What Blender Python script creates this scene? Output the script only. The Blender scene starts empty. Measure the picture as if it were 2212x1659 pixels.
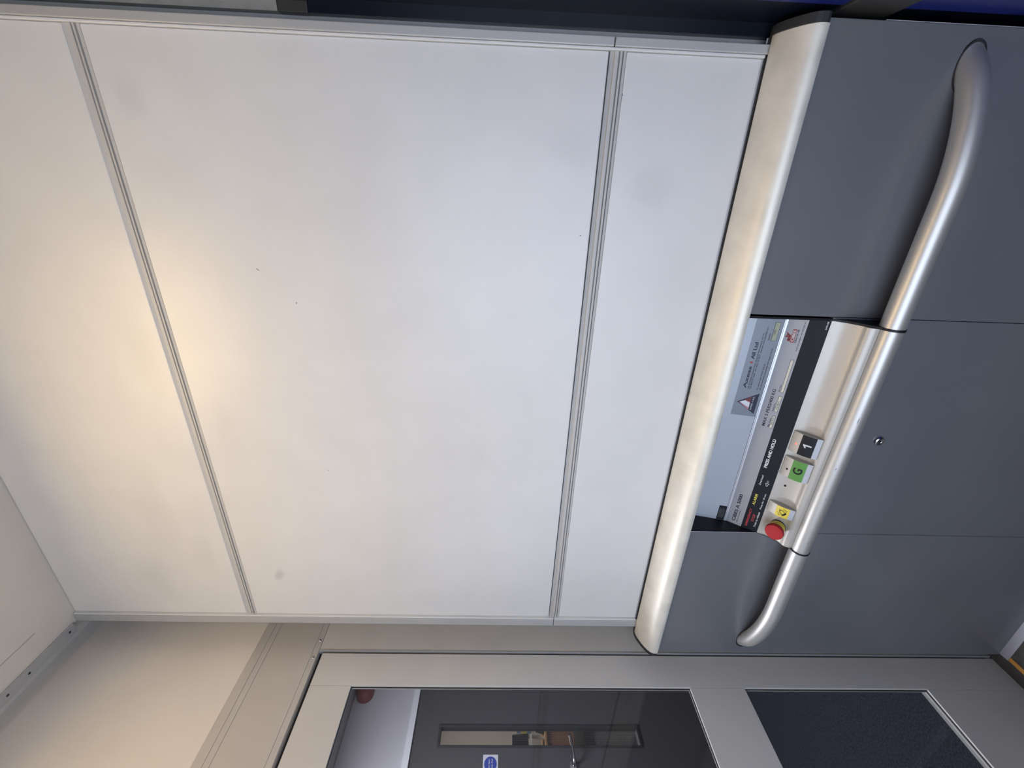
import bpy, bmesh, math
from mathutils import Vector, Matrix

S = bpy.context.scene
COL = S.collection

# ------------------------------------------------------------------ camera
cam_d = bpy.data.cameras.new('camera')
cam_d.sensor_fit = 'HORIZONTAL'; cam_d.sensor_width = 36.0
cam_d.lens = 920.32 / 2212 * 36.0
cam_d.clip_start = 0.01; cam_d.clip_end = 60
cam = bpy.data.objects.new('camera', cam_d); COL.objects.link(cam)
yaw, pit, rol = (math.radians(a) for a in (24.27481746, -1.76050954, 1.60778596))
fw = Vector((-math.sin(yaw) * math.cos(pit), math.cos(yaw) * math.cos(pit), math.sin(pit)))
rt = Vector((math.cos(yaw), math.sin(yaw), 0)); up = rt.cross(fw)
r2 = math.cos(rol) * rt + math.sin(rol) * up
u2 = -math.sin(rol) * rt + math.cos(rol) * up
cx, cy, cz = -u2, r2, -fw                      # the phone was held on its side
cam.matrix_world = Matrix(((cx.x, cy.x, cz.x, 0), (cx.y, cy.y, cz.y, 0), (cx.z, cy.z, cz.z, 1.55), (0, 0, 0, 1)))
S.camera = cam

# ------------------------------------------------------------------ world, light, exposure
W = bpy.data.worlds.new('sky'); S.world = W; W.use_nodes = True
W.node_tree.nodes['Background'].inputs[0].default_value = (0.70, 0.81, 1.0, 1)
W.node_tree.nodes['Background'].inputs[1].default_value = 1.6
S.view_settings.view_transform = 'Standard'; S.view_settings.look = 'None'
S.view_settings.exposure = 0.0; S.view_settings.gamma = 1.0; S.view_settings.use_curve_mapping = False
S.cycles.use_denoising = True
S.cycles.max_bounces = 10; S.cycles.diffuse_bounces = 6; S.cycles.transparent_max_bounces = 16
S.cycles.caustics_reflective = False; S.cycles.caustics_refractive = False

def area(name, loc, aim, sx, sy, watts, colour):
    d = bpy.data.lights.new(name, 'AREA'); d.shape = 'RECTANGLE'; d.size = sx; d.size_y = sy
    d.energy = watts; d.color = colour
    o = bpy.data.objects.new(name, d); COL.objects.link(o); o.location = loc
    o.rotation_euler = Vector(aim).to_track_quat('-Z', 'Y').to_euler()
    return o
# the lamp under the shaft ceiling shines down; an added upward fill brightens the ceiling
area('lift_ceiling_lamp', (-0.52, 0.26, 2.72), (0, 0, -1), 0.62, 0.10, 4.1, (1.0, 0.71, 0.33))
area('ceiling_upward_fill', (-0.52, 0.26, 2.735), (0, 0, 1), 0.62, 0.10, 6.0, (1.0, 0.71, 0.36))
area('added_window_light', (-0.42, -0.70, 1.36), (0, 1, 0), 1.3, 1.25, 18.5, (0.79, 0.86, 1.0))  # cool light outside the window added behind the camera
area('landing_lamp', (-2.3, 0.6, 2.46), (0, 0, -1), 0.6, 0.6, 62.0, (0.92, 0.94, 1.0))
area('office_lamp', (-6.4, 3.0, 2.75), (0, 0, -1), 1.2, 1.2, 45.0, (1.0, 0.93, 0.84))

# ------------------------------------------------------------------ materials
def mat(name, col, rough=0.5, metal=0.0, spec=0.5, var=0.0, vscale=8.0, bump=0.0, bscale=300.0, emit=None, stretch=(1, 1, 1), rvar=0.0):
    m = bpy.data.materials.new(name); m.use_nodes = True
    nt = m.node_tree; b = nt.nodes['Principled BSDF']
    b.inputs['Base Color'].default_value = (*col, 1)
    b.inputs['Roughness'].default_value = rough; b.inputs['Metallic'].default_value = metal
    b.inputs['Specular IOR Level'].default_value = spec
    tc = nt.nodes.new('ShaderNodeTexCoord'); mp = nt.nodes.new('ShaderNodeMapping')
    mp.inputs['Scale'].default_value = stretch
    nt.links.new(tc.outputs['Object'], mp.inputs['Vector'])
    if var or rvar:
        n = nt.nodes.new('ShaderNodeTexNoise'); n.inputs['Scale'].default_value = vscale
        n.inputs['Detail'].default_value = 4
        nt.links.new(mp.outputs[0], n.inputs['Vector'])
        if var:
            r = nt.nodes.new('ShaderNodeMapRange')
            r.inputs[1].default_value = 0.3; r.inputs[2].default_value = 0.7
            r.inputs[3].default_value = 1 - var; r.inputs[4].default_value = 1 + var
            nt.links.new(n.outputs['Fac'], r.inputs[0])
            mx = nt.nodes.new('ShaderNodeMix'); mx.data_type = 'RGBA'; mx.blend_type = 'MULTIPLY'
            mx.inputs[0].default_value = 1; mx.inputs[6].default_value = (*col, 1)
            nt.links.new(r.outputs[0], mx.inputs[7]); nt.links.new(mx.outputs[2], b.inputs['Base Color'])
        if rvar:
            r = nt.nodes.new('ShaderNodeMapRange')
            r.inputs[1].default_value = 0.3; r.inputs[2].default_value = 0.7
            r.inputs[3].default_value = rough - rvar; r.inputs[4].default_value = rough + rvar
            nt.links.new(n.outputs['Fac'], r.inputs[0]); nt.links.new(r.outputs[0], b.inputs['Roughness'])
    if bump:
        n2 = nt.nodes.new('ShaderNodeTexNoise'); n2.inputs['Scale'].default_value = bscale
        nt.links.new(mp.outputs[0], n2.inputs['Vector'])
        bp = nt.nodes.new('ShaderNodeBump'); bp.inputs['Strength'].default_value = bump; bp.inputs['Distance'].default_value = 0.0006
        nt.links.new(n2.outputs['Fac'], bp.inputs['Height']); nt.links.new(bp.outputs[0], b.inputs['Normal'])
    if emit:
        b.inputs['Emission Color'].default_value = (*emit[0], 1); b.inputs['Emission Strength'].default_value = emit[1]
    return m

def glass(name, tint, rough=0.0):
    m = bpy.data.materials.new(name); m.use_nodes = True; nt = m.node_tree; nt.nodes.clear()
    out = nt.nodes.new('ShaderNodeOutputMaterial'); mx = nt.nodes.new('ShaderNodeMixShader')
    tr = nt.nodes.new('ShaderNodeBsdfTransparent'); gl = nt.nodes.new('ShaderNodeBsdfGlossy'); fr = nt.nodes.new('ShaderNodeFresnel')
    tr.inputs[0].default_value = (*tint, 1); gl.inputs['Roughness'].default_value = rough; fr.inputs[0].default_value = 1.45
    ge = nt.nodes.new('ShaderNodeNewGeometry'); k = nt.nodes.new('ShaderNodeMath'); k.operation = 'MULTIPLY_ADD'   # only the outer faces mirror
    k.inputs[1].default_value = -1; k.inputs[2].default_value = 1; nt.links.new(ge.outputs['Backfacing'], k.inputs[0])
    k2 = nt.nodes.new('ShaderNodeMath'); k2.operation = 'MULTIPLY'; nt.links.new(fr.outputs[0], k2.inputs[0]); nt.links.new(k.outputs[0], k2.inputs[1])
    nt.links.new(k2.outputs[0], mx.inputs[0]); nt.links.new(tr.outputs[0], mx.inputs[1]); nt.links.new(gl.outputs[0], mx.inputs[2])
    nt.links.new(mx.outputs[0], out.inputs[0])
    return m

def panel_mat():
    """white enamelled steel with a few old smudges that belong to the wall"""
    m = mat('white_enamel', (0.80, 0.795, 0.785), 0.36, 0, 0.5)
    nt = m.node_tree; b = nt.nodes['Principled BSDF']
    tc = nt.nodes.new('ShaderNodeNewGeometry')
    dn = nt.nodes.new('ShaderNodeTexNoise'); dn.inputs['Scale'].default_value = 9; dn.inputs['Detail'].default_value = 5
    nt.links.new(tc.outputs['Position'], dn.inputs['Vector'])
    base = nt.nodes.new('ShaderNodeMapRange'); base.inputs[1].default_value = .35; base.inputs[2].default_value = .72
    base.inputs[3].default_value = 1.0; base.inputs[4].default_value = 0.955
    nt.links.new(dn.outputs['Fac'], base.inputs[0])
    cur = base.outputs[0]
    wob = nt.nodes.new('ShaderNodeVectorMath'); wob.operation = 'MULTIPLY_ADD'
    wob.inputs[1].default_value = (.09, .0, .09)
    nt.links.new(dn.outputs['Color'], wob.inputs[0]); nt.links.new(tc.outputs['Position'], wob.inputs[2])
    for (x, z, rx, rz, amt) in ((-1.03, 2.175, .022, .012, .80), (0.02, 1.27, .05, .045, .93), (-.36, 2.335, .10, .035, .95), (-.55, 2.21, .09, .03, .95),
                                (.13, 2.22, .05, .03, .93), (-.80, 2.45, .14, .05, .95), (-1.05, 2.52, .09, .06, .94), (-.62, 1.58, .05, .03, .965),
                                (-.95, 2.36, .07, .03, .94), (.08, 1.42, .04, .05, .95)):
        s = nt.nodes.new('ShaderNodeVectorMath'); s.operation = 'SUBTRACT'; s.inputs[1].default_value = (x + .045, 0, z + .045)
        nt.links.new(wob.outputs[0], s.inputs[0])
        k = nt.nodes.new('ShaderNodeVectorMath'); k.operation = 'MULTIPLY'; k.inputs[1].default_value = (1 / rx, 0, 1 / rz)
        nt.links.new(s.outputs[0], k.inputs[0])
        l = nt.nodes.new('ShaderNodeVectorMath'); l.operation = 'LENGTH'; nt.links.new(k.outputs[0], l.inputs[0])
        r = nt.nodes.new('ShaderNodeMapRange'); r.interpolation_type = 'SMOOTHSTEP'
        r.inputs[1].default_value = .2; r.inputs[2].default_value = 1.3; r.inputs[3].default_value = amt; r.inputs[4].default_value = 1
        nt.links.new(l.outputs['Value'], r.inputs[0])
        mu = nt.nodes.new('ShaderNodeMath'); mu.operation = 'MULTIPLY'
        nt.links.new(cur, mu.inputs[0]); nt.links.new(r.outputs[0], mu.inputs[1]); cur = mu.outputs[0]
    mx = nt.nodes.new('ShaderNodeMix'); mx.data_type = 'RGBA'; mx.blend_type = 'MULTIPLY'; mx.inputs[0].default_value = 1
    mx.inputs[6].default_value = (.67, .665, .65, 1); nt.links.new(cur, mx.inputs[7])
    nt.links.new(mx.outputs[2], b.inputs['Base Color'])
    return m

M = dict(
    white=panel_mat(),
    joint=mat('joint_strip_grey', (.50, .485, .46), .5, .0),
    trim=mat('edge_trim_grey', (.43, .43, .425), .42, .15, var=.03),
    door=mat('door_paint', (.57, .555, .53), .42, 0, .5, var=.03, vscale=6, bump=.15),
    header=mat('header_paint', (.50, .475, .445), .45, 0, .5, var=.02),
    shaftpaint=mat('shaft_wall_paint', (.74, .70, .65), .5, 0, .4, var=.02),
    ceil=mat('ceiling_paint', (.66, .62, .56), .55, 0, .4, var=.02),
    steel=mat('control_wall_steel', (.135, .139, .152), .33, .0, .6, var=.05, vscale=5, bump=.12),
    alu=mat('satin_aluminium', (.52, .51, .49), .42, .7, .5, bump=.1, bscale=900),
    alucap=mat('worn_aluminium', (.72, .685, .60), .50, .35, .5, var=.08, vscale=22, rvar=.06),
    aluface=mat('brushed_faceplate', (.45, .425, .385), .46, .45, .5, bump=.2, bscale=700, var=.02),
    cover=mat('cover_plate_grey', (.42, .44, .48), .38, .1, .5, var=.02),
    film=mat('silver_film', (.32, .325, .345), .38, .1, .5),
    info=mat('info_plate_grey', (.20, .218, .25), .35, .1, .5),
    lip=mat('bright_lip', (.75, .76, .80), .3, .6),
    black=mat('black_plastic', (.009, .009, .012), .5, spec=.25),
    legend=mat('black_legend_film', (.010, .011, .016), .55, spec=.2),
    rubber=mat('black_rubber', (.02, .02, .023), .6),
    ink=mat('navy_ink', (.010, .012, .035), .5),
    silverink=mat('silver_ink', (.55, .56, .58), .5),
    whiteink=mat('white_ink', (.70, .70, .70), .5),
    redink=mat('red_ink', (.42, .045, .05), .5),
    logored=mat('logo_red', (.26, .05, .045), .5),
    pink=mat('logo_pink', (.50, .22, .25), .5),
    yellowink=mat('yellow_ink', (.60, .52, .09), .5),
    yellow=mat('yellow_plastic', (.66, .52, .06), .4),
    green=mat('green_plate', (.085, .25, .045), .4),
    cream=mat('cream_label', (.56, .54, .44), .5),
    khaki=mat('khaki_label', (.36, .37, .25), .5),
    red=mat('red_plastic', (.36, .020, .025), .62, spec=.25, bump=.1, bscale=400),
    led=mat('lit_red_led', (.35, .02, .02), .4, emit=((1.0, .10, .07), 3.0)),
    chrome=mat('chrome', (.62, .62, .64), .12, 1.0),
    navy=mat('navy_door_paint', (.016, .024, .15), .25, 0, .5),
    jamb=mat('black_navy_jamb', (.005, .007, .014), .28, 0, .3),
    rail=mat('dark_bronze_rail', (.050, .047, .044), .4, .3),
    floor=mat('dark_rubber_floor', (.045, .043, .041), .7, var=.25, vscale=60, bump=.3, bscale=200),
    orange=mat('orange_strip', (.48, .22, .04), .6, var=.08, vscale=30),
    sill=mat('brown_black_sill', (.05, .045, .042), .5),
    skirt=mat('light_floor_angle', (.40, .40, .46), .4, .4, var=.03),
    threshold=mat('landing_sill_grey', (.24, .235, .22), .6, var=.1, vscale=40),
    carpet=mat('navy_fleck_carpet', (.024, .025, .033), .95, spec=.1, var=.55, vscale=160, bump=.6, bscale=220),
    landing=mat('landing_wall_paint', (.56, .54, .57), .7, var=.02),
    landceil=mat('landing_ceiling_paint', (.36, .345, .34), .8),
    firedoor=mat('fire_door_grey', (.070, .068, .070), .5, var=.03),
    firedark=mat('fire_door_bead', (.03, .03, .032), .5),
    architrave=mat('white_architrave', (.75, .75, .78), .4),
    bell=mat('sounder_red', (.20, .045, .05), .45),
    signblue=mat('sign_blue', (.03, .06, .33), .5), signwhite=mat('sign_white', (.62, .62, .66), .5),
    offwall=mat('office_wall_beige', (.62, .57, .50), .8), wood=mat('desk_wood', (.42, .20, .11), .5, var=.12, vscale=3, stretch=(1, 1, 12)),
    woodlight=mat('desk_edge_wood', (.55, .32, .18), .5, var=.1), screen=mat('black_screen', (.015, .016, .02), .3),
    paper=mat('white_paper', (.75, .75, .72), .7), posterblue=mat('poster_blue', (.12, .22, .40), .6), posteryellow=mat('poster_yellow', (.55, .48, .10), .6),
    offfloor=mat('office_floor', (.05, .05, .06), .9), wire=mat('glass_wire', (.20, .19, .18), .5),
    smear=mat('paint_scuff', (.12, .12, .14), .6), bluescuff=mat('blue_scuff', (.04, .05, .16), .6),
)
M['pane'] = glass('tinted_pane', (.80, .81, .83), .0)
M['clear'] = glass('clear_pane', (.93, .95, .97), .0)

# ------------------------------------------------------------------ mesh helpers
ORG = {}                                        # world origin of every root
class MB:
    def __init__(s): s.bm = bmesh.new()
    def box(s, x0, x1, y0, y1, z0, z1):
        v = [s.bm.verts.new((x, y, z)) for x in (x0, x1) for y in (y0, y1) for z in (z0, z1)]
        for f in ((0, 1, 3, 2), (4, 6, 7, 5), (0, 4, 5, 1), (2, 3, 7, 6), (0, 2, 6, 4), (1, 5, 7, 3)):
            s.bm.faces.new([v[i] for i in f])
        return s
    def prism(s, poly, x0, x1):                 # outline in (y, z), run along x
        a = [s.bm.verts.new((x0, y, z)) for y, z in poly]; b = [s.bm.verts.new((x1, y, z)) for y, z in poly]
        n = len(poly)
        for i in range(n): s.bm.faces.new((a[i], a[(i + 1) % n], b[(i + 1) % n], b[i]))
        s.bm.faces.new(a); s.bm.faces.new(b)
        return s
    def sheet(s, pts, x0, x1, t):               # an open profile given a thickness t on its inner side
        off = []
        for i, p in enumerate(pts):
            q0 = pts[max(i - 1, 0)]; q1 = pts[min(i + 1, len(pts) - 1)]
            dy, dz = q1[0] - q0[0], q1[1] - q0[1]; l = math.hypot(dy, dz)
            off.append((p[0] - dz / l * t, p[1] + dy / l * t))
        a0 = [s.bm.verts.new((x0, *p)) for p in pts]; a1 = [s.bm.verts.new((x1, *p)) for p in pts]
        b0 = [s.bm.verts.new((x0, *p)) for p in off]; b1 = [s.bm.verts.new((x1, *p)) for p in off]
        n = len(pts)
        for i in range(n - 1):
            s.bm.faces.new((a0[i], a0[i + 1], a1[i + 1], a1[i])); s.bm.faces.new((b0[i], b1[i], b1[i + 1], b0[i + 1]))
            s.bm.faces.new((a0[i], b0[i], b0[i + 1], a0[i + 1])); s.bm.faces.new((a1[i], a1[i + 1], b1[i + 1], b1[i]))
        s.bm.faces.new((a0[0], a1[0], b1[0], b0[0])); s.bm.faces.new((a0[-1], b0[-1], b1[-1], a1[-1]))
        return s
    def loft(s, rings, caps=True):
        R = [[s.bm.verts.new(p) for p in r] for r in rings]; n = len(R[0])
        for a, b in zip(R, R[1:]):
            for i in range(n): s.bm.faces.new((a[i], a[(i + 1) % n], b[(i + 1) % n], b[i]))
        if caps: s.bm.faces.new(R[0]); s.bm.faces.new(R[-1])
        return s
    def lathe(s, prof, o, ax, n=32):            # profile of (radius, height) about axis ax at o
        ax = Vector(ax).normalized(); o = Vector(o)
        e1 = ax.orthogonal().normalized(); e2 = ax.cross(e1)
        return s.loft([[o + ax * h + (e1 * math.cos(2 * math.pi * k / n) + e2 * math.sin(2 * math.pi * k / n)) * max(r, 1e-5) for k in range(n)] for r, h in prof])
    def tube(s, path, r, n=24, clamp_y=None):
        rings = []
        for i, p in enumerate(path):
            p = Vector(p); d = (Vector(path[min(i + 1, len(path) - 1)]) - Vector(path[max(i - 1, 0)])).normalized()
            e1 = Vector((0, 0, 1)); e1 = (e1 - d * e1.dot(d)).normalized(); e2 = d.cross(e1)
            ring = []
            for k in range(n):
                q = p + (e1 * math.cos(2 * math.pi * k / n) + e2 * math.sin(2 * math.pi * k / n)) * r
                if clamp_y is not None and q.y > clamp_y:
                    q = q - d * ((q.y - clamp_y) / d.y) if d.y > .2 else Vector((q.x, clamp_y, q.z))
                ring.append(q)
            rings.append(ring)
        return s.loft(rings)
    def flat(s, pts3):
        s.bm.faces.new([s.bm.verts.new(p) for p in pts3]); return s
    def build(s, name, m, parent=None, origin=None, bevel=0.0, smooth=False, seg=2):
        root = parent
        while root is not None and root.name not in ORG: root = root.parent
        o0 = Vector(origin) if origin is not None else (ORG[root.name] if root else Vector((0, 0, 0)))
        bmesh.ops.recalc_face_normals(s.bm, faces=s.bm.faces)
        bmesh.ops.translate(s.bm, verts=s.bm.verts, vec=-o0)
        me = bpy.data.meshes.new(name); s.bm.to_mesh(me); s.bm.free()
        me.materials.append(m)
        o = bpy.data.objects.new(name, me); COL.objects.link(o)
        if parent is None: o.location = o0; ORG[o.name] = o0
        else: o.parent = parent
        if smooth:
            me.polygons.foreach_set('use_smooth', [True] * len(me.polygons))
            try: me.set_sharp_from_angle(angle=math.radians(38))
            except Exception: pass
        if bevel:
            b = o.modifiers.new('bevel', 'BEVEL'); b.width = bevel; b.segments = seg; b.limit_method = 'ANGLE'; b.angle_limit = math.radians(40)
        return o

def tag(o, label, cat, kind=None, group=None):
    o['label'] = label; o['category'] = cat
    if kind: o['kind'] = kind
    if group: o['group'] = group
    return o
def root(name, loc, label, cat, kind=None, group=None):
    o = bpy.data.objects.new(name, None); COL.objects.link(o); o.location = loc; o.empty_display_size = .05
    ORG[o.name] = Vector(loc)
    return tag(o, label, cat, kind, group)
def box(*a): return MB().box(*a)

_font = {}
def text_pts(txt, bold, shear=0.0):
    """flat lettering as vertices and faces in units of its own cap height"""
    c = bpy.data.curves.new('t', 'FONT'); c.body = txt; c.offset = bold; c.shear = shear; c.resolution_u = 3
    o = bpy.data.objects.new('t', c); COL.objects.link(o)
    bpy.context.view_layer.update()
    me = bpy.data.meshes.new_from_object(o.evaluated_get(bpy.context.evaluated_depsgraph_get()))
    vs = [(v.co.x, v.co.y) for v in me.vertices]; fs = [tuple(p.vertices) for p in me.polygons]
    bpy.data.objects.remove(o); bpy.data.curves.remove(c); bpy.data.meshes.remove(me)
    return vs, fs
def caph():
    if 'h' not in _font:
        vs, _ = text_pts('H', 0); _font['h'] = max(v[1] for v in vs)
    return _font['h']
def letter(mb, txt, width, cap, place, bold=0.0, shear=0.0, serif=False):
    """set txt width x cap (metres); place(a, b) maps text metres to a point"""
    vs, fs = text_pts(txt, bold, shear)
    x0 = min(v[0] for v in vs); x1 = max(v[0] for v in vs)
    sx = width / (x1 - x0); sy = cap / caph()
    V = [mb.bm.verts.new(place((v[0] - x0) * sx, v[1] * sy)) for v in vs]
    for f in fs:
        try: mb.bm.faces.new([V[i] for i in f])
        except ValueError: pass

# ------------------------------------------------------------------ the lift shaft: large structure
XL = -1.31; XR = .275; CZ = 2.795; YC = .8208
f = tag(box(-1.215, XR, -.62, .8205, -.06, 0).build('floor', M['floor'], origin=(-.4, 0, 0)), 'dark rubber floor of the lift platform in the lower corner', 'floor', 'structure')
MB().box(XL - .04, XR + .05, -.66, .96, -.12, -.061).box(XL - .04, XR + .05, .9605, .9995, -.12, -.0605).box(-1.41, XL - .041, -.69, .9995, -.12, -.0505).box(XR + .0305, XR + .06, -.69, .99, -.12, .02).box(XL - .04, XR + .05, -.69, -.6605, -.12, .02).build('leak_blocker', M['sill'], f)  # unseen slab and rims added to block sky light from below
box(-1.222, -1.2095, -.62, .797, 0.0002, .0022).build('edge_strip', M['orange'], f)
box(-1.2450, -1.2225, -.62, .8205, -.05, .0016).build('sill_plate', M['sill'], f)
tag(MB().prism([(.798, 0.0003), (.8205, 0.0003), (.8205, .004), (.798, .002)], -1.224, XR - .012).build('trim_1', M['skirt'], origin=(-.5, .81, 0)),
    'pale metal angle along the foot of the dark control wall', 'trim', 'structure')

tag(MB().box(-1.2195, XR + .05, -.66, 1.0, CZ, CZ + .05).box(XL - .04, -1.2195, -.66, 1.0, 2.8405, 2.87).build('ceiling', M['ceil'], origin=(-.5, .2, CZ)), 'plain beige shaft ceiling with one fine board joint', 'ceiling', 'structure')
cb = tag(MB().box(-1.2455, -1.2135, -.60, .880, 2.7895, 2.7945).build('trim_2', M['trim'], origin=(-1.23, .3, 2.79), bevel=.0008),
         'grey screwed batten between ceiling and door wall', 'trim', 'structure')
for y in (.862, .745, .69, .5, .3): MB().lathe([(0, .0016), (.0026, .0012), (.0036, 0), (.0036, -.001)], (-1.229, y, 2.7895), (0, 0, -1), 14).build('screw', M['rubber'], cb, smooth=True)
box(-1.147, -1.1445, -.60, .80, CZ - .0007, CZ - .0001).build('ceiling_joint', M['trim'], bpy.data.objects['ceiling'])

# front wall: three white panels, two jointing strips
wf = tag(box(-1.2185, XR + .03, .925, .96, -.06, CZ).build('wall_front', M['trim'], origin=(-.5, .94, 0)), 'white panelled shaft wall facing the camera', 'wall', 'structure')
box(-1.189, .227, .90, .9245, 2.2905, CZ - .001).build('wall_panel', M['white'], wf, bevel=.002)
box(-1.189, .227, .90, .9245, 1.3765, 2.2615).build('wall_panel', M['white'], wf, bevel=.002)
box(-1.189, .227, .90, .9245, .02, 1.3455).build('wall_panel', M['white'], wf, bevel=.002)
MB().box(XL + .0005, -1.2190, .9610, .9990, -.06, 2.84).build('dark_gap_back', M['rail'], wf)  # added closing strip, coloured dark to keep the corner gap in shade
def joint(zt):
    p = [(.9004, 0), (.9035, -.0075), (.899, -.0085), (.899, -.0145), (.9055, -.0150), (.9055, -.0172), (.8985, -.0176), (.8985, -.0208), (.9055, -.0212), (.9055, -.0232), (.8995, -.0238), (.9004, -.0285),
         (.9245, -.0285), (.9245, 0)]
    MB().prism([(y, zt + z) for y, z in p], -1.189, .227).build('joint_strip', M['joint'], wf)
joint(2.290); joint(1.3745)
for (x, z, l, a) in ((-.165, 2.05, .006, .9), (-.232, 1.983, .004, 0), (-.66, 1.975, .002, .3), (.165, 1.375 - .03, .004, .2), (-.075, 1.395, .003, 1.2)):
    mb = MB(); c, s_ = math.cos(a), math.sin(a)
    mb.loft([[(x + d * c * l / 2 - k * s_ * .0007, yy, z + d * s_ * l / 2 + k * c * .0007) for k, yy in ((-1, .8998), (1, .8998), (1, .9001), (-1, .9001))] for d in (-1, 1)])
    mb.build('scuff_mark', M['smear'], wf)

t3 = tag(MB().box(-1.220, -1.1945, .892, .95, 1.362, CZ - .001).box(-1.220, -1.1945, .892, .95, 1.02, 1.3605).build('trim_3', M['trim'], origin=(-1.2, .9, 1.02), bevel=.0015),
         'grey upright edge trim at the door side of the white panels', 'trim', 'structure')
MB().box(-1.1943, -1.1895, .8935, .95, 1.362, CZ - .001).box(-1.1943, -1.1895, .8935, .95, 1.02, 1.3605).build('trim_lip', M['white'], t3, bevel=.001)
t4 = tag(MB().box(.2315, .2455, .891, .95, 1.3705, CZ - .001).box(.2315, .2455, .891, .95, 1.02, 1.369).build('trim_4', M['trim'], origin=(.24, .9, 1.02), bevel=.0015),
         'grey upright edge trim at the navy side of the white panels', 'trim', 'structure')
MB().box(.2272, .2313, .8945, .95, 1.02, CZ - .001).build('trim_lip', M['white'], t4, bevel=.001)

# left wall with the landing door
XO = XL - .04  # wall and door coordinates below were scaled about the camera, further out
wl = tag(MB().box(XO, XL, -.66, .9995, 2.2766, 2.84).box(XO, XL, -.66, -.0885, -.115, 2.0798)
         .build('wall_left', M['shaftpaint'], origin=(XL, .2, 0)), 'pale beige shaft wall around the landing door', 'wall', 'structure')
box(XO, XL, .8697, .9995, -.115, 2.0798).build('door_post', M['door'], wl)
hd = tag(MB().box(XO, XL + .0015, -.66, .9995, 2.2499, 2.2760).box(XO, XL + .0015, -.66, .9995, 2.2320, 2.2491).box(XO, XL + .0015, -.66, .9995, 2.0984, 2.2312)
         .box(XO, XL + .0012, -.66, .9995, 2.0808, 2.0978).build('trim_5', M['header'], origin=(XL, .2, 2.06), bevel=.0006),
         'taupe header casing with fine grooves above the landing door', 'trim', 'structure')
for y in (.8986, .8439, .45, .1): MB().lathe([(0, .0034), (.0026, .0026), (.0042, .0004), (.0042, -.001)], (XL + .0013, y, 2.0885), (1, 0, 0), 16).build('screw', M['chrome'], hd, smooth=True)
MB().box(XL - .015, XL + .0020, .8670, .8693, -.115, 2.0798).build('frame_edge', M['lip'], wl)

d1 = root('door_1', (XL - .02, .37, 0), 'grey landing door with a tall window and a low glass panel', 'door', 'structure')
y0, y1 = -.082, .8602
leaf = MB()
for a in ((y0, y0 + .09, -.115, 2.0672), (.7671, y1, -.115, 2.0672)): leaf.box(XL - .018, XL - .0005, a[0], a[1], a[2], a[3])
for a in ((-.115, .2411), (.7992, .9623), (1.9504, 2.0672)): leaf.box(XL - .018, XL - .0005, y0 + .0905, .7665, a[0], a[1])
leaf.build('leaf', M['door'], d1, bevel=.0007)
MB().box(XL - .035, XL - .0195, y0 - .0055, y0, 0, 2.08).box(XL - .035, XL - .0195, y1 - .004, y1 + .0090, 0, 2.0795).box(XL - .035, XL - .0195, y0, y1, 2.055, 2.0790).build('gap_shade_strip', M['rubber'], d1)  # black strips put behind the leaf to stand for shade in its gaps
for z0, z1 in ((.2411, .7992), (.9623, 1.9504)):
    ya, yb = y0 + .0905, .7665
    box(XL - .0165, XL - .0115, ya + .0005, yb - .0005, z0 + .0005, z1 - .0005).build('window_pane', M['pane'], d1)
    def frame(x0, x1, w0, w1):
        return MB().box(x0, x1, ya + w0, ya + w1, z0 + w0, z1 - w0).box(x0, x1, yb - w1, yb - w0, z0 + w0, z1 - w0).box(x0, x1, ya + w1, yb - w1, z0 + w0, z0 + w1).box(x0, x1, ya + w1, yb - w1, z1 - w1, z1 - w0)
    frame(XL - .0110, XL - .0060, .0002, .0016).build('glazing_gasket', M['rubber'], d1)
    frame(XL - .0110, XL - .0085, .0018, .0031).build('glazing_bead', M['threshold'], d1)

# right wall and its navy door, seen along the edge of the frame
tag(MB().box(XR, XR + .03, -.62, .9055, 1.936, 2.795).box(.2595, XR + .03, .9085, .9245, 1.936, 2.795).build('wall_right', M['threshold'], origin=(XR, .1, 1.93)), 'narrow sliver of grey beige wall above the navy door', 'wall', 'structure')  # darker grey material than the other shaft walls
d2 = root('door_2', (XR + .02, .3, 0), 'dark navy door and black jamb along the edge beside the white panels', 'door', 'structure')
MB().box(XR - .001, XR + .03, -.62, .908, 1.886, 1.935).box(.2590, XR + .03, .9085, .9245, 1.886, 1.935).build('door_header', M['rail'], d2, bevel=.001)
MB().box(XR + .004, XR + .03, .818, .908, 0, 1.885).box(.2595, XR + .03, .9085, .9245, 0, 1.885).build('door_jamb', M['jamb'], d2)
box(XR + .002, XR + .03, -.08, .8165, .012, .955).build('door_panel', M['navy'], d2)
box(XR + .002, XR + .03, -.08, .8165, 1.045, 1.885).build('door_panel', M['navy'], d2)
box(XR - .002, XR + .03, -.08, .888, .956, 1.044).build('door_rail', M['rail'], d2, bevel=.002)
box(XR + .002, XR + .03, -.62, -.082, 0, 1.885).build('door_side_panel', M['jamb'], d2)

# back wall with an unseen window added for cool light from behind the camera
tag(MB().box(XL + .001, XR + .03, -.66, -.62, 0, .70).box(XL + .001, XR + .03, -.66, -.62, 2.02, 2.84).box(XL + .001, -1.13, -.66, -.62, .70, 2.02).box(.275, XR + .03, -.66, -.62, .70, 2.02)
    .build('wall_back', M['shaftpaint'], origin=(-.5, -.64, 0)), 'beige shaft wall behind the camera around the added window', 'wall', 'structure')
wn = root('added_window', (0, -.64, .70), 'unseen window added for cool light in the shaft wall behind the camera', 'window', 'structure')
MB().box(-1.13, -1.10, -.655, -.625, .70, 2.02).box(.245, .274, -.655, -.625, .70, 2.02).box(-1.10, .245, -.655, -.625, .70, .73).box(-1.10, .245, -.655, -.625, 1.99, 2.02).build('window_frame', M['trim'], wn)
box(-1.10, .245, -.642, -.638, .73, 1.99).build('window_pane', M['clear'], wn)

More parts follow.
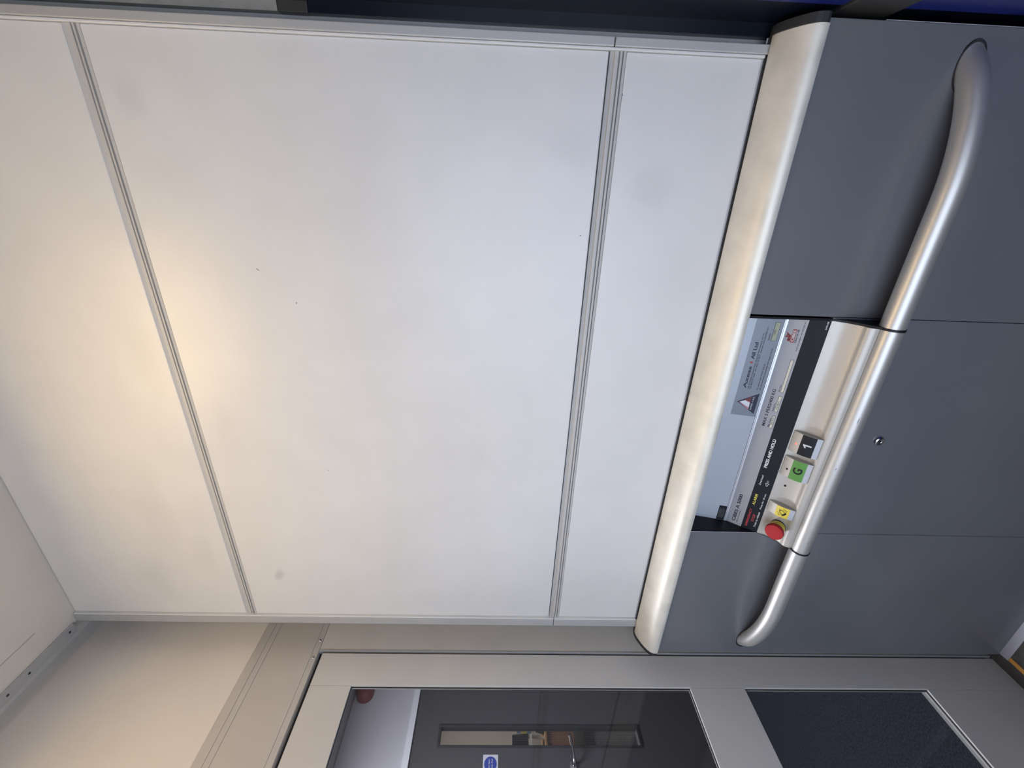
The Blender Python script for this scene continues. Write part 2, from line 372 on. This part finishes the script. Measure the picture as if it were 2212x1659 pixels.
# ------------------------------------------------------------------ control wall on the platform
cw = root('lift_control_wall', (-.5, .84, 0), 'dark blue grey steel control wall with a pale rounded top cap', 'control panel')
sh = dict(bevel=.0012)
box(-1.2305, -.7655, YC, .85, .002, 1.062).build('steel_sheet', M['steel'], cw, **sh)
box(-.7645, -.2045, YC, .85, .002, .8835).build('steel_sheet', M['steel'], cw, **sh)
box(-.2035, .2635, YC, .85, .002, 1.062).build('steel_sheet', M['steel'], cw, **sh)
box(-.7656, -.7648, YC - .0004, YC + .0006, .886, 1.054).build('edge_highlight', M['lip'], cw)  # highlight on the cut edge, put in as a bright strip
box(.2636, .2644, YC - .0003, YC + .02, .01, .968).build('edge_highlight', M['lip'], cw)  # lit panel edge as a bright strip, stopping where shade begins
box(-1.2295, .2550, .8930, .8968, .002, 1.054).build('back_frame', M['rubber'], cw)
bull = [(.8935, 1.1035), (.8860, 1.1070), (.8760, 1.1065), (.8660, 1.1040), (.8560, 1.1000), (.8460, 1.0955), (.8360, 1.0900), (.8270, 1.0838), (.8200, 1.0765), (.8168, 1.0690), (.8162, 1.0610), (.8180, 1.0560), (.8205, 1.0545)]
MB().prism(bull + [(.8695, 1.0560), (.8935, 1.0560)], -1.2335, .2555).build('top_cap', M['alucap'], cw, smooth=True)
endp = [(.897, 1.1060)] + [(y - .0015, z + .0022) for y, z in bull[1:]] + [(.897, 1.0545)]
box(-1.2335, .2555, .8938, .8978, 1.080, 1.1070).build('cap_gasket', M['rubber'], cw)
box(-1.2335, .2555, .8981, .8990, 1.085, 1.1092).build('gasket_lip', M['lip'], cw)
MB().prism(endp, -1.2415, -1.2338).build('end_cap', M['rubber'], cw)
MB().prism(endp, .2558, .2690).build('end_cap', M['rubber'], cw)
lock = MB().lathe([(.0118, -.0005), (.0118, .0016), (.0104, .0042), (.0082, .0056), (.0064, .0050), (.0060, .0034), (0, .0034)], (-.4866, YC, .6785), (0, -1, 0), 36).build('key_lock', M['chrome'], cw, smooth=True)
box(-.4874, -.4858, YC - .0044, YC - .0030, .6745, .6825).build('key_slot', M['black'], lock)

# ------------------------------------------------------------------ operating console let into the control wall
XA, XB = -.7649, -.2117
P = [(.8902, 1.059), (.8633, .944), (.8419, .9154), (.8211, .8845), (.8106, .8663), (.7907, .8484), (.7785, .8435), (.7725, .836)]
SL = [0]
for a, b in zip(P, P[1:]): SL.append(SL[-1] + math.hypot(b[0] - a[0], b[1] - a[1]))
def onface(x, s, h=0.0):
    i = max(k for k in range(len(P) - 1) if SL[k] <= s + 1e-9)
    t = (s - SL[i]) / (SL[i + 1] - SL[i]); dy, dz = P[i + 1][0] - P[i][0], P[i + 1][1] - P[i][1]; l = math.hypot(dy, dz)
    return Vector((x, P[i][0] + t * dy + dz / l * h, P[i][1] + t * dz - dy / l * h))
def fp(s, h=0.0):
    p = onface(0, s, h); return (p.y, p.z)
TC = (.7695, .8065); TR = .0205
con = root('operating_console', (-.49, .80, .78), 'slanted aluminium lift operating console with buttons and printed labels', 'control panel')
# rounded lower face
face = [fp(.119), fp(.1537), fp(.1905)]
ctrl = [P[3], P[4], P[5], P[6], P[7], (.7705, .8275)]
def cr(p0, p1, p2, p3, t):
    return tuple(.5 * (2 * b + (c - a) * t + (2 * a - 5 * b + 4 * c - d) * t * t + (3 * b - a - 3 * c + d) * t ** 3) for a, b, c, d in zip(p0, p1, p2, p3))
ext = [P[2]] + ctrl + [(.771, .824)]
for i in range(1, len(ext) - 2):
    for k in range(1, 7): face.append(cr(ext[i - 1], ext[i], ext[i + 1], ext[i + 2], k / 6))
fpl = MB().sheet(face, XA, XB, .002).build('face_plate', M['aluface'], con, smooth=True)
MB().tube([(XA, *TC), (-.5, *TC), (XB, *TC)], TR, 40).build('rail_section', M['alu'], con, smooth=True)
MB().prism([(.7705, .7875), (.8195, .7875), (.8195, .7905), (.7705, .7905)], XA, XB).build('underside_plate', M['rubber'], con)
cover = MB().sheet([fp(.0), fp(.1112)], XA, XB, .002).build('cover_plate', M['cover'], con)
box(-.553, -.4635, .8795, .8815, 1.0185, 1.03).build('cover_slot', M['steel'], con)
MB().sheet([fp(.1118, .0008), fp(.1136, .0008)], XA, XB, .002).build('cover_lip', M['lip'], con)
MB().sheet([fp(.1142, .0009), fp(.1180, .0009)], XA, XB, .003).build('cover_lip', M['lip'], con)
cheek = [(.8212, 1.0535), (.8212, .8860)] + [fp(.1911 + k * .012, .0012) for k in range(0, 5)] + [(.7830, .8440)] + \
        [(TC[0] + .0218 * math.cos(a), TC[1] + .0218 * math.sin(a)) for a in [math.radians(100 + 12 * k) for k in range(0, 15)]] + [(.8200, .7845), (.8690, .7845), (.8690, .88), (.8925, 1.0), (.8925, 1.0535)]
MB().prism(cheek, -.7653, -.76495).build('end_cheek', M['black'], con)
MB().prism([(y if y > .8213 else y, z) for y, z in cheek], -.2116, -.2072).build('end_cheek', M['black'], con)
for x0, x1 in ((-.7690, -.7655), (-.2116, -.2070)):
    MB().tube([(x0, *TC), (x1, *TC)], .0216, 40).build('seal_ring', M['black'], con, smooth=True)

def pl(x, s, h=.0006):                             # text placer on the face: a runs right, b runs up the slope
    return lambda a, b: onface(x + a, s - b, h)
def quad(x0, x1, s0, s1, h=.0004):
    return MB().prism([fp(s0, h), fp(s1, h), fp(s1, -.0003), fp(s0, -.0003)], x0, x1)
def write(name, m, parent, items, h=.0008):  # lettering positions below were worked out from image pixels cast onto the face
    for it in items:                               # every printed line is a part of its own
        mb = MB(); txt, x0, x1, s, cap = it[:5]; bold = it[5] if len(it) > 5 else 0.006; shear = it[6] if len(it) > 6 else 0.0
        heavy = cap > .0045
        for k in range(3 if heavy else 1):        # heavy type is struck three times
            letter(mb, txt, x1 - x0 - (.07 * cap if heavy else 0), cap, pl(x0 + .035 * cap * k, s, h + .00001 * k), bold, shear)
        mb.build(name, m, parent)

# supplier plate on the cover
ip = quad(-.4565, -.2222, .0577, .1112, .0004).build('supplier_plate', M['info'], con)
write('lettering', M['ink'], ip, [('Axess', -.3875, -.3345, .0740, .0068, .018), ('All Ltd', -.3170, -.2781, .0734, .0068, .018),
      ('Unit 2F, Hamilton Industrial Park, Waterside Road Leicester, LE5 1TL', -.3882, -.2555, .0801, .0030),
      ('Tel: 0870 241 0602 - Fax: 0870 241 0619 - Internet: www.axess4all.com', -.3882, -.2429, .0845, .0030),
      ('For service dial: 01922 654 201', -.3884, -.3252, .0995, .0030),
      ('UK Lifts working in partnership with Axess 4 All Ltd', -.3888, -.2888, .1051, .0030),
      ('Serial No:', -.2712, -.2555, .0922, .0030)])
write('lettering', M['redink'], ip, [('4', -.3285, -.3225, .0737, .0068, .02)])
def bordered(name, x0, x1, s0, s1, m, parent, h=.0009):
    b = quad(x0 - .0006, x1 + .0006, s0 - .0006, s1 + .0006, h - .0002).build(name, M['ink'], parent)
    quad(x0, x1, s0, s1, h).build('label_paper', m, b)
    return b
sb = bordered('serial_label', -.2712, -.2303, .0960, .1052, M['khaki'], ip)
write('lettering', M['ink'], sb, [('J2502', -.2573, -.2465, .0999, .0025)], .0013)
def tri(pts, m, name, parent, h):
    mb = MB(); mb.flat([onface(x, s, h) for x, s in pts]); return mb.build(name, m, parent)
lg = tri([(-.4495, .1060), (-.3970, .1060), (-.4222, .0636)], M['ink'], 'triangle_logo', ip, .0007)
tri([(-.4398, .0915), (-.4190, .0915), (-.4190, .0800), (-.4222, .0672)], M['pink'], 'logo_stripe', lg, .0009)
tri([(-.4345, .0912), (-.4225, .0912), (-.4170, .0800), (-.4220, .0690)], M['whiteink'], 'logo_stripe', lg, .0011)
for k in range(5):
    a = .0028 * k
    tri([(-.4206 + a * 1.0, .0912), (-.4190 + a * 1.0, .0912), (-.4146 + a * .82, .0800 + a * .85), (-.4160 + a * .82, .0796 + a * .85)], M['logored'] if k else M['redink'], 'logo_stripe', lg, .0011)
write('lettering', M['silverink'], lg, [('AXESS 4 ALL', -.4405, -.4055, .0978, .0036)], .0010)

# rating film, black legend film
rf = quad(XA + .0006, XB - .0024, .1186, .1537, .0006).build('rating_film', M['film'], con)
write('lettering', M['ink'], rf, [('CIBES A 5000', -.7553, -.6715, .1374, .0073, .012), ('Made in Sweden', -.7549, -.7186, .1432, .0024),
      ('MAX 5 PERS/400 KG', -.4732, -.3797, .1354, .0063, .004), ('Mfg. Date:', -.4730, -.4499, .1436, .0027, .002), ('Serial No:', -.4322, -.4116, .1428, .0027, .01),
      ('Service:', -.3833, -.3664, .1425, .0025, .01), ('Cibes Lift AB', -.2689, -.2398, .1430, .0034, .012), ('S-811 02 JÄRBO +46 290 295 50', -.2856, -.2219, .1494, .0022)], .0010)
for (x0, x1, s0, s1, txt, a, b) in ((-.4735, -.4430, .1452, .1499, '2006 08 22', -.4660, -.4470), (-.4317, -.3935, .1449, .1500, '67607 M078', -.4265, -.4060), (-.3827, -.3064, .1447, .1494, None, 0, 0)):
    l = bordered('blank_label' if not txt else 'date_label' if txt[0] == '2' else 'serial_label', x0, x1, s0, s1, M['cream'], rf, .0012)
    if txt: write('lettering', M['ink'], l, [(txt, a, b, s1 - .0012, .0025)], .0015)
cl = quad(-.2694, -.2402, .1316, .1388, .0009).build('maker_logo', M['logored'], rf)
write('lettering', M['silverink'], cl, [('CIBES', -.2672, -.2424, .1376, .0048, .012)], .0013)
mb = MB()                                           # the small flexing figure above the red bar
def blob(cx_, cs, rx, rs, n=14): mb.flat([onface(cx_ + rx * math.cos(2 * math.pi * k / n), cs + rs * math.sin(2 * math.pi * k / n), .0010) for k in range(n)])
blob(-.2600, .1292, .0072, .0028); blob(-.2560, .1262, .0042, .0034); blob(-.2585, .1228, .0018, .0017); blob(-.2648, .1285, .0030, .0028)
mb.flat([onface(x, s, .0010) for x, s in ((-.2540, .1268), (-.2500, .1250), (-.2485, .1218), (-.2510, .1214), (-.2530, .1236), (-.2556, .1244))])
mb.build('logo_figure', M['logored'], cl)
bf = quad(XA + .0004, XB - .0005, .1538, .1906, .0006).build('legend_film', M['legend'], con)
write('lettering', M['whiteink'], bf, [('PRESS AND HOLD', -.5775, -.4989, .1664, .0064, .012), ('Overload', -.6281, -.5991, .1658, .0042, 0, .2), ('Press for 10 sec.', -.6947, -.6466, .1832, .0034, .006, .15),
      ('Twist to release', -.7510, -.7039, .1836, .0040, .006, .15), ('2490-08', -.2313, -.2145, .1870, .0026)], .0010)
write('lettering', M['redink'], bf, [('EMERGENCY', -.7555, -.7005, .1659, .0050, .012), ('STOP', -.7368, -.7144, .1763, .0054, .012)], .0010)
write('lettering', M['yellowink'], bf, [('ALARM', -.6885, -.6560, .1671, .0056, .012)], .0010)
mb = MB()                                           # loudspeaker sign with sound waves
def line(a, b, w=.0005):
    d = Vector((b[0] - a[0], b[1] - a[1])); n_ = Vector((-d.y, d.x)).normalized() * w / 2
    mb.flat([onface(a[0] + n_.x, a[1] + n_.y, .0010), onface(b[0] + n_.x, b[1] + n_.y, .0010), onface(b[0] - n_.x, b[1] - n_.y, .0010), onface(a[0] - n_.x, a[1] - n_.y, .0010)])
q = [(-.6258, .1765), (-.6258, .1795), (-.6222, .1795), (-.6185, .1822), (-.6185, .1738), (-.6222, .1765)]
for a, b in zip(q, q[1:] + q[:1]): line(a, b, .0007)
for k in range(3):
    x = -.6165 + .0028 * k
    line((x, .1758), (x + .0012, .1772)); line((x + .0012, .1772), (x, .1786)); line((x, .1786), (x + .0012, .1800))
mb.build('speaker_symbol', M['whiteink'], bf)
bl = quad(-.7655 + .0012, -.7200, .0930, .1112, .0005).build('warning_label', M['legend'], con)
for k in range(6): quad(-.759 + .002 * (k % 2), -.7255 - .003 * (k % 3), .0955 + .0024 * k, .0959 + .0024 * k, .0008).build('print_line', M['threshold'], bl)
MB().lathe([(0, .0006), (.0026, .0004), (.0026, -.0006)], onface(-.6094, .2130), Vector((0, -.76, .65)), 16).build('indicator_hole', M['black'], con)
for (x, s, l, a, mm) in ((-.40, 0, .016, .2, 'bluescuff'), (-.455, .3, .010, .1, 'bluescuff'), (-.52, -.2, .007, .3, 'bluescuff'), (-.73, .2, .004, .6, 'bluescuff'), (-.60, .1, .006, .1, 'bluescuff')):
    mb = MB(); c0 = math.radians(158 + s * 40)
    for d0, d1 in ((-.5, .5),):
        pts = []
        for (dx, w) in ((-.5, -.2), (-.2, -.9), (.3, -.6), (.5, .2), (.1, .7), (-.3, .4)):
            an = c0 + w * .0006 / TR + a * dx * .1
            pts.append((x + dx * l, TC[0] + (TR + .0002) * math.cos(an), TC[1] + (TR + .0002) * math.sin(an)))
        mb.flat(pts)
    mb.build('scuff_mark', M[mm], con)

# push buttons: crowned blocks bridging the hollow of the face
BA = onface(0, .1938); BBp = Vector((0, .7780, .8437))
E = (BBp - BA); BLEN = E.length; E.normalize(); N = Vector((0, E.z, -E.y)); N = N if N.y < 0 else -N
def crown(t): return .0016 + .0075 * 4 * (t * .96 + .02) * (1 - (t * .96 + .02))
def button(x0, x1, plate, glyph):
    w = x1 - x0
    def at(t, h, x): return BA + E * (BLEN * t) + N * h + Vector((x, 0, 0))
    n = 18; mb = MB(); low = -.0075
    tp = [(k / n, crown(k / n)) for k in range(n + 1)]
    out = tp + [(1, -.0022), (.8, -.0048), (.55, -.0062), (.3, -.0052), (.08, -.0014)]
    rings = [[at(t, h, x) for t, h in out] for x in (x0, x1)]
    mb.loft(rings)
    b = mb.build('push_button', M['aluface'], con, bevel=.0008, smooth=True)
    def patch(ta, tb, m, name, h):
        mb = MB(); k = 10
        rows = [[at(ta + (tb - ta) * i / k, crown(ta + (tb - ta) * i / k) + h, x) for i in range(k + 1)] for x in (x0 + .0005, x1 - .0005)]
        V = [[mb.bm.verts.new(p) for p in r] for r in rows]
        for i in range(k): mb.bm.faces.new((V[0][i], V[0][i + 1], V[1][i + 1], V[1][i]))
        return mb.build(name, m, b, smooth=True)
    patch(.335, .82, plate, 'button_plate', .0003)
    patch(.822, .985, M['cover'], 'button_foot', .0003)
    def place(x, t): return at(t, crown(t) + .0011, x)
    if len(glyph) == 1:
        gm = M['silverink'] if glyph == '1' else M['black']
        mb = MB(); gw, gt = (.0085, .285) if glyph == '1' else (.0155, .30)
        pt = lambda a, bb: place((x0 + x1) / 2 - gw / 2 + a, .725 - bb * gt)
        if glyph == '1':
            mb.flat([pt(a * gw, bb) for a, bb in ((.60, 0), (1, 0), (1, 1), (.68, 1), (.60, .92))])
            mb.flat([pt(a * gw, bb) for a, bb in ((.68, 1), (.60, .92), (.60, .66), (.06, .58), (0, .72))])
        else: letter(mb, glyph, gw, 1.0, pt, .022)
        mb.build('button_numeral', gm, b)
    return b, at, place
b1, at1, _ = button(-.5138, -.4630, M['black'], '1')
MB().lathe([(0, .0010), (.0016, .0008), (.0022, 0), (.0022, -.001)], at1(.21, crown(.21), -.4915), N, 16).build('indicator_light', M['led'], b1, smooth=True)
bg, atg, _ = button(-.5797, -.5290, M['green'], 'G')
MB().lathe([(0, .0006), (.0024, .0004), (.0024, -.001)], atg(.215, crown(.215), -.5592), N, 16).build('indicator_hole', M['black'], bg)
ba, ata, pla = button(-.6868, -.6575, M['yellow'], '')
mb = MB()                                           # alarm bell sign, tilted, with ringing strokes
def P2(u, v):                                       # bell axis leans to lower right
    c, s_ = math.cos(.65), math.sin(.65); a = u * c - v * s_; b_ = u * s_ + v * c
    return pla(-.67215 + a * .0088, .585 + b_ * .155)
def stroke(a, b, w=.10):
    d = Vector((b[0] - a[0], b[1] - a[1])); n_ = Vector((-d.y, d.x)).normalized() * w / 2
    mb.flat([P2(a[0] + n_.x, a[1] + n_.y), P2(b[0] + n_.x, b[1] + n_.y), P2(b[0] - n_.x, b[1] - n_.y), P2(a[0] - n_.x, a[1] - n_.y)])
bell = [(-.62, .55), (-.48, .30), (-.42, -.30), (-.28, -.62), (0, -.74), (.28, -.62), (.42, -.30), (.48, .30), (.62, .55)]
for a, b in zip(bell, bell[1:] + bell[:1]): stroke(a, b, .12)
mb.flat([P2(*p) for p in ((-.66, .52), (.66, .52), (.60, .86), (.2, .95), (-.2, .95), (-.60, .86))])
stroke((0, -.74), (0, -1.0), .16)
for sgn in (-1, 1):
    for k, (a, b) in enumerate((((.78, -.42), (1.05, -.60)), ((.86, -.10), (1.22, -.16)), ((.90, .22), (1.30, .28)))): stroke((sgn * a[0], a[1]), (sgn * b[0], b[1]), .10)
mb.build('bell_symbol', M['black'], ba)

es = Vector((-.7225, .7985, .8560)); NS = Vector((0, -.683, .730))
eb = MB().lathe([(.0168, -.006), (.0168, .003), (.0155, .0035)], es, NS, 40).build('emergency_stop', M['black'], con, smooth=True)
MB().lathe([(.0165, .0036), (.0165, .0200), (.0150, .0215)], es, NS, 40).build('yellow_collar', M['yellow'], eb, smooth=True)
MB().lathe([(.0145, .0216), (.0194, .0222), (.0201, .0250), (.0200, .0300), (.0190, .0325), (.0160, .0336), (.008, .0340), (0, .0341)], es, NS, 48).build('mushroom_cap', M['red'], eb, smooth=True)

# ------------------------------------------------------------------ curved handrails either side of the console
def handrail(x0, x1, xs, label):
    sg = 1 if x1 > x0 else -1
    o = root('handrail', (x0, YC, .806), label, 'handrail', group='handrails on the control wall')
    path = []
    n = 34
    for k in range(n + 1):
        x = x0 + (x1 - x0) * k / n; t = max(0, (x - xs) * sg)
        path.append((x, TC[0] + .0225 * (t / .138) ** 2.1 + 4 * max(0, t - .155) ** 2, TC[1] + .004 * min(1, t / .2)))
    MB().tube(path, TR, 36, clamp_y=YC - .0003).build('rail_tube', M['alu'], o, smooth=True)
    # dark oval ring standing in for the shadow seam where the tube meets the steel
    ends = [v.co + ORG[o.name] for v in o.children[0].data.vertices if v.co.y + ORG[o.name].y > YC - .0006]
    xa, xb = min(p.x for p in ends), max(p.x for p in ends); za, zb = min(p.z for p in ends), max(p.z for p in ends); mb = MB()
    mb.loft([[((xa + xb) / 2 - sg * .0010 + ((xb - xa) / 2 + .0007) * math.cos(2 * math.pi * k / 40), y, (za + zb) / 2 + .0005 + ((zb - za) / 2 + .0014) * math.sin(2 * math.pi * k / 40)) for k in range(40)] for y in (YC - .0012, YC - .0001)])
    mb.build('end_shade_ring', M['rubber'], o)
    return o
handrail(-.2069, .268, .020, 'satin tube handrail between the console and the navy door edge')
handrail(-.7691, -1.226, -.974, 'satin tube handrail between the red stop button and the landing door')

# ------------------------------------------------------------------ landing seen through the door glass
XH = -3.2
fl = tag(MB().box(XH - .02, -1.585, -1.6, 3.2, -.05, 0).box(-1.585, XO - .0005, 1.0, 3.2, -.05, 0).box(-1.585, XO - .0005, -1.6, -.621, -.05, 0).build('floor_landing', M['carpet'], origin=(-2.4, .8, 0)), 'dark navy flecked carpet on the landing outside', 'floor', 'structure')
tag(box(-1.584, XO - .0005, -.62, .96, -.05, .001).build('trim_6', M['threshold'], origin=(-1.45, .4, 0)), 'grey landing sill outside the lift door', 'trim', 'structure')
tag(MB().box(XH - .06, XH, -1.6, 1.28, 0, 2.478).box(XH - .06, XH, 2.34, 3.2, 0, 2.478).box(XH - .06, XH, 1.28, 2.34, 2.075, 2.478)
    .build('wall_landing', M['landing'], origin=(XH, .5, 0)), 'lilac grey landing wall above the grey fire door', 'wall', 'structure')
tag(box(XH - .06, XO - .0005, -1.6, 3.2, 2.48, 2.52).build('ceiling_landing', M['landceil'], origin=(-2.3, .8, 2.48)), 'landing ceiling glimpsed at the top of the door glass', 'ceiling', 'structure')
tag(MB().box(XH - .06, XO - .0005, 3.2, 3.25, 0, 2.48).box(XH - .06, XO - .0005, -1.65, -1.6, 0, 2.48).box(XO - .05, XO - .0005, 1.0, 3.2, 0, 2.48).box(XO - .05, XO - .0005, -1.6, -.64, 0, 2.48).build('wall_landing_ends', M['landing'], origin=(-2.3, .8, 0)), 'lilac grey end walls of the landing', 'wall', 'structure')
d3 = root('door_3', (XH, 1.8, 0), 'dark grey fire door across the landing with a slim wired window', 'door', 'structure')
dl = MB()
for a in ((1.32, 1.518, .008, 2.033), (1.624, 2.30, .008, 2.033), (1.518, 1.624, .008, .575), (1.518, 1.624, 1.868, 2.033)): dl.box(XH - .05, XH - .004, *a)
dl.build('leaf', M['firedoor'], d3)
mb = MB()
for a in ((1.28, 1.318, 0, 2.036), (2.302, 2.34, 0, 2.036), (1.28, 2.34, 2.036, 2.075)): mb.box(XH - .06, XH + .012, *a)
mb.build('door_frame', M['architrave'], d3, bevel=.002)
mb = MB()
for a in ((1.508, 1.520, .565, 1.878), (1.620, 1.634, .565, 1.878), (1.520, 1.620, .565, .580), (1.520, 1.620, 1.862, 1.878)): mb.box(XH - .05, XH + .004, *a)
mb.build('glazing_bead', M['firedark'], d3, bevel=.002)
vp = box(XH - .028, XH - .022, 1.5195, 1.6215, .578, 1.865).build('wired_glass', M['clear'], d3)
mb = MB()
for k in range(1, 8): y = 1.5195 + .0128 * k; mb.box(XH - .0255, XH - .0249, y - .0002, y + .0002, .578, 1.865)
for k in range(1, 100): z = .578 + .0128 * k; mb.box(XH - .0255, XH - .0249, 1.5195, 1.6215, z - .0002, z + .0002)
mb.build('wire_grid', M['wire'], vp)
hl = MB().lathe([(.026, 0), (.026, .008), (.022, .010), (0, .010)], (XH - .004, 1.412, 1.025), (1, 0, 0), 28).build('lever_handle', M['chrome'], d3, smooth=True)
MB().tube([(XH + .004, 1.412, 1.025), (XH + .035, 1.412, 1.025), (XH + .047, 1.418, 1.025), (XH + .052, 1.435, 1.0255), (XH + .052, 1.50, 1.029), (XH + .050, 1.548, 1.033), (XH + .040, 1.556, 1.034), (XH + .022, 1.557, 1.034)], .0085, 14).build('lever', M['chrome'], hl, smooth=True)
MB().box(XH - .003, XH + .04, 1.85, 2.06, 1.945, 2.005).build('door_closer', M['rail'], d3, bevel=.004)
sg = tag(box(XH - .0035, XH - .002, 1.375, 1.471, 1.490, 1.583).build('fire_door_sign', M['signwhite'], origin=(XH, 1.42, 1.53)), 'white square sign with a blue disc on the fire door', 'sign')
MB().lathe([(.0385, 0), (.0385, .0006), (0, .0006)], (XH - .002, 1.423, 1.5365), (1, 0, 0), 36).build('blue_disc', M['signblue'], sg)
mb = MB()
for txt, w, z in (('Fire door', .052, 1.541), ('keep shut', .054, 1.523)):
    letter(mb, txt, w, .010, lambda a, b: Vector((XH - .0010, 1.423 - w / 2 + a, z + b)), .01)
mb.build('lettering', M['signwhite'], sg)
mb = MB(); rings = []
for h, k in ((0, 1), (.03, 1), (.052, .90), (.065, .66), (.070, .3)):
    rings.append([(XH + .001 + h, 1.865 + (.052 * (1 if math.cos(a) > 0 else -1) if abs(math.cos(a)) > 1e-6 else 0) * 1 + .058 * k * math.cos(a), 2.411 + .058 * k * math.sin(a)) for a in [2 * math.pi * (i + .5) / 36 for i in range(36)]])
mb.loft(rings)
tag(mb.build('fire_sounder', M['bell'], origin=(XH, 1.86, 2.41), smooth=True), 'dull red fire alarm sounder high on the landing wall', 'alarm')

# office beyond the wired window
tag(MB().box(-8.1, -8.02, 1.0, 6.0, 0, 2.8).box(-8.02, XH - .06, 6.0, 6.05, 0, 2.8).box(-8.02, XH - .06, .95, 1.0, 0, 2.8).box(XH - .1, XH - .061, 1.0, 1.28, 0, 2.8).box(XH - .1, XH - .061, 2.34, 6.0, 0, 2.8)
    .build('wall_office', M['offwall'], origin=(-6, 3, 0)), 'beige office wall seen through the wired window', 'wall', 'structure')
tag(box(-8.02, XH - .08, 1.0, 6.0, -.05, 0).build('floor_office', M['offfloor'], origin=(-6, 3, 0)), 'dark office floor below the desk beyond the fire door', 'floor', 'structure')
tag(box(-8.02, XH - .08, 1.0, 6.0, 2.8, 2.84).build('ceiling_office', M['offwall'], origin=(-6, 3, 2.8)), 'pale office ceiling beyond the fire door', 'ceiling', 'structure')
dk = root('office_desk', (-7.4, 3.4, 0), 'brown wooden desk in the office beyond the fire door', 'desk')
box(-7.75, -7.10, 2.7, 4.3, .715, .745).build('desk_top', M['woodlight'], dk, bevel=.003)
box(-7.15, -7.13, 2.76, 4.24, .33, .714).build('front_panel', M['wood'], dk)
for y in (2.74, 4.22): box(-7.72, -7.12, y - .02, y + .018, 0, .714).build('side_panel', M['wood'], dk)
mn = root('monitor', (-7.3, 3.40, .746), 'black computer monitor standing on the office desk', 'monitor')
mb = MB(); mb.prism([(3.24, .985), (3.566, .978), (3.552, 1.214), (3.24, 1.216)], -7.23, -7.20); mb.build('screen', M['screen'], mn, bevel=.004)
box(-7.30, -7.235, 3.37, 3.43, .76, 1.05).build('stand', M['screen'], mn); box(-7.38, -7.22, 3.30, 3.50, .746, .76).build('stand_base', M['screen'], mn)
pr = root('desk_telephone', (-7.18, 3.62, .746), 'small black desk telephone at the right of the monitor', 'telephone')
MB().prism([(3.565, .746), (3.72, .746), (3.70, .865), (3.60, .865)], -7.24, -7.12).build('phone_body', M['screen'], pr, bevel=.004)
MB().tube([(-7.12, 3.58, .86), (-7.10, 3.60, .88), (-7.10, 3.68, .88), (-7.12, 3.70, .86)], .012, 10).build('handset', M['screen'], pr, smooth=True)
ps = root('paper_pile', (-7.3, 3.55, .746), 'leaning white papers between monitor and telephone', 'papers')
MB().prism([(3.535, .746), (3.558, .746), (3.60, .975), (3.545, .985)], -7.29, -7.27).build('sheet', M['paper'], ps)
MB().prism([(3.40, .965), (3.56, .955), (3.57, .925), (3.40, .930)], -7.20, -7.195).build('sheet', M['paper'], ps)
po = tag(box(-8.0195, -8.016, 3.97, 4.20, .87, 1.10).build('wall_poster', M['posterblue'], origin=(-8.018, 4.0, 1)), 'blue and yellow poster low on the office wall', 'poster')
MB().lathe([(.055, 0), (.055, .001), (0, .001)], (-8.016, 4.0, .985), (1, 0, 0), 20).build('yellow_motif', M['posteryellow'], po)
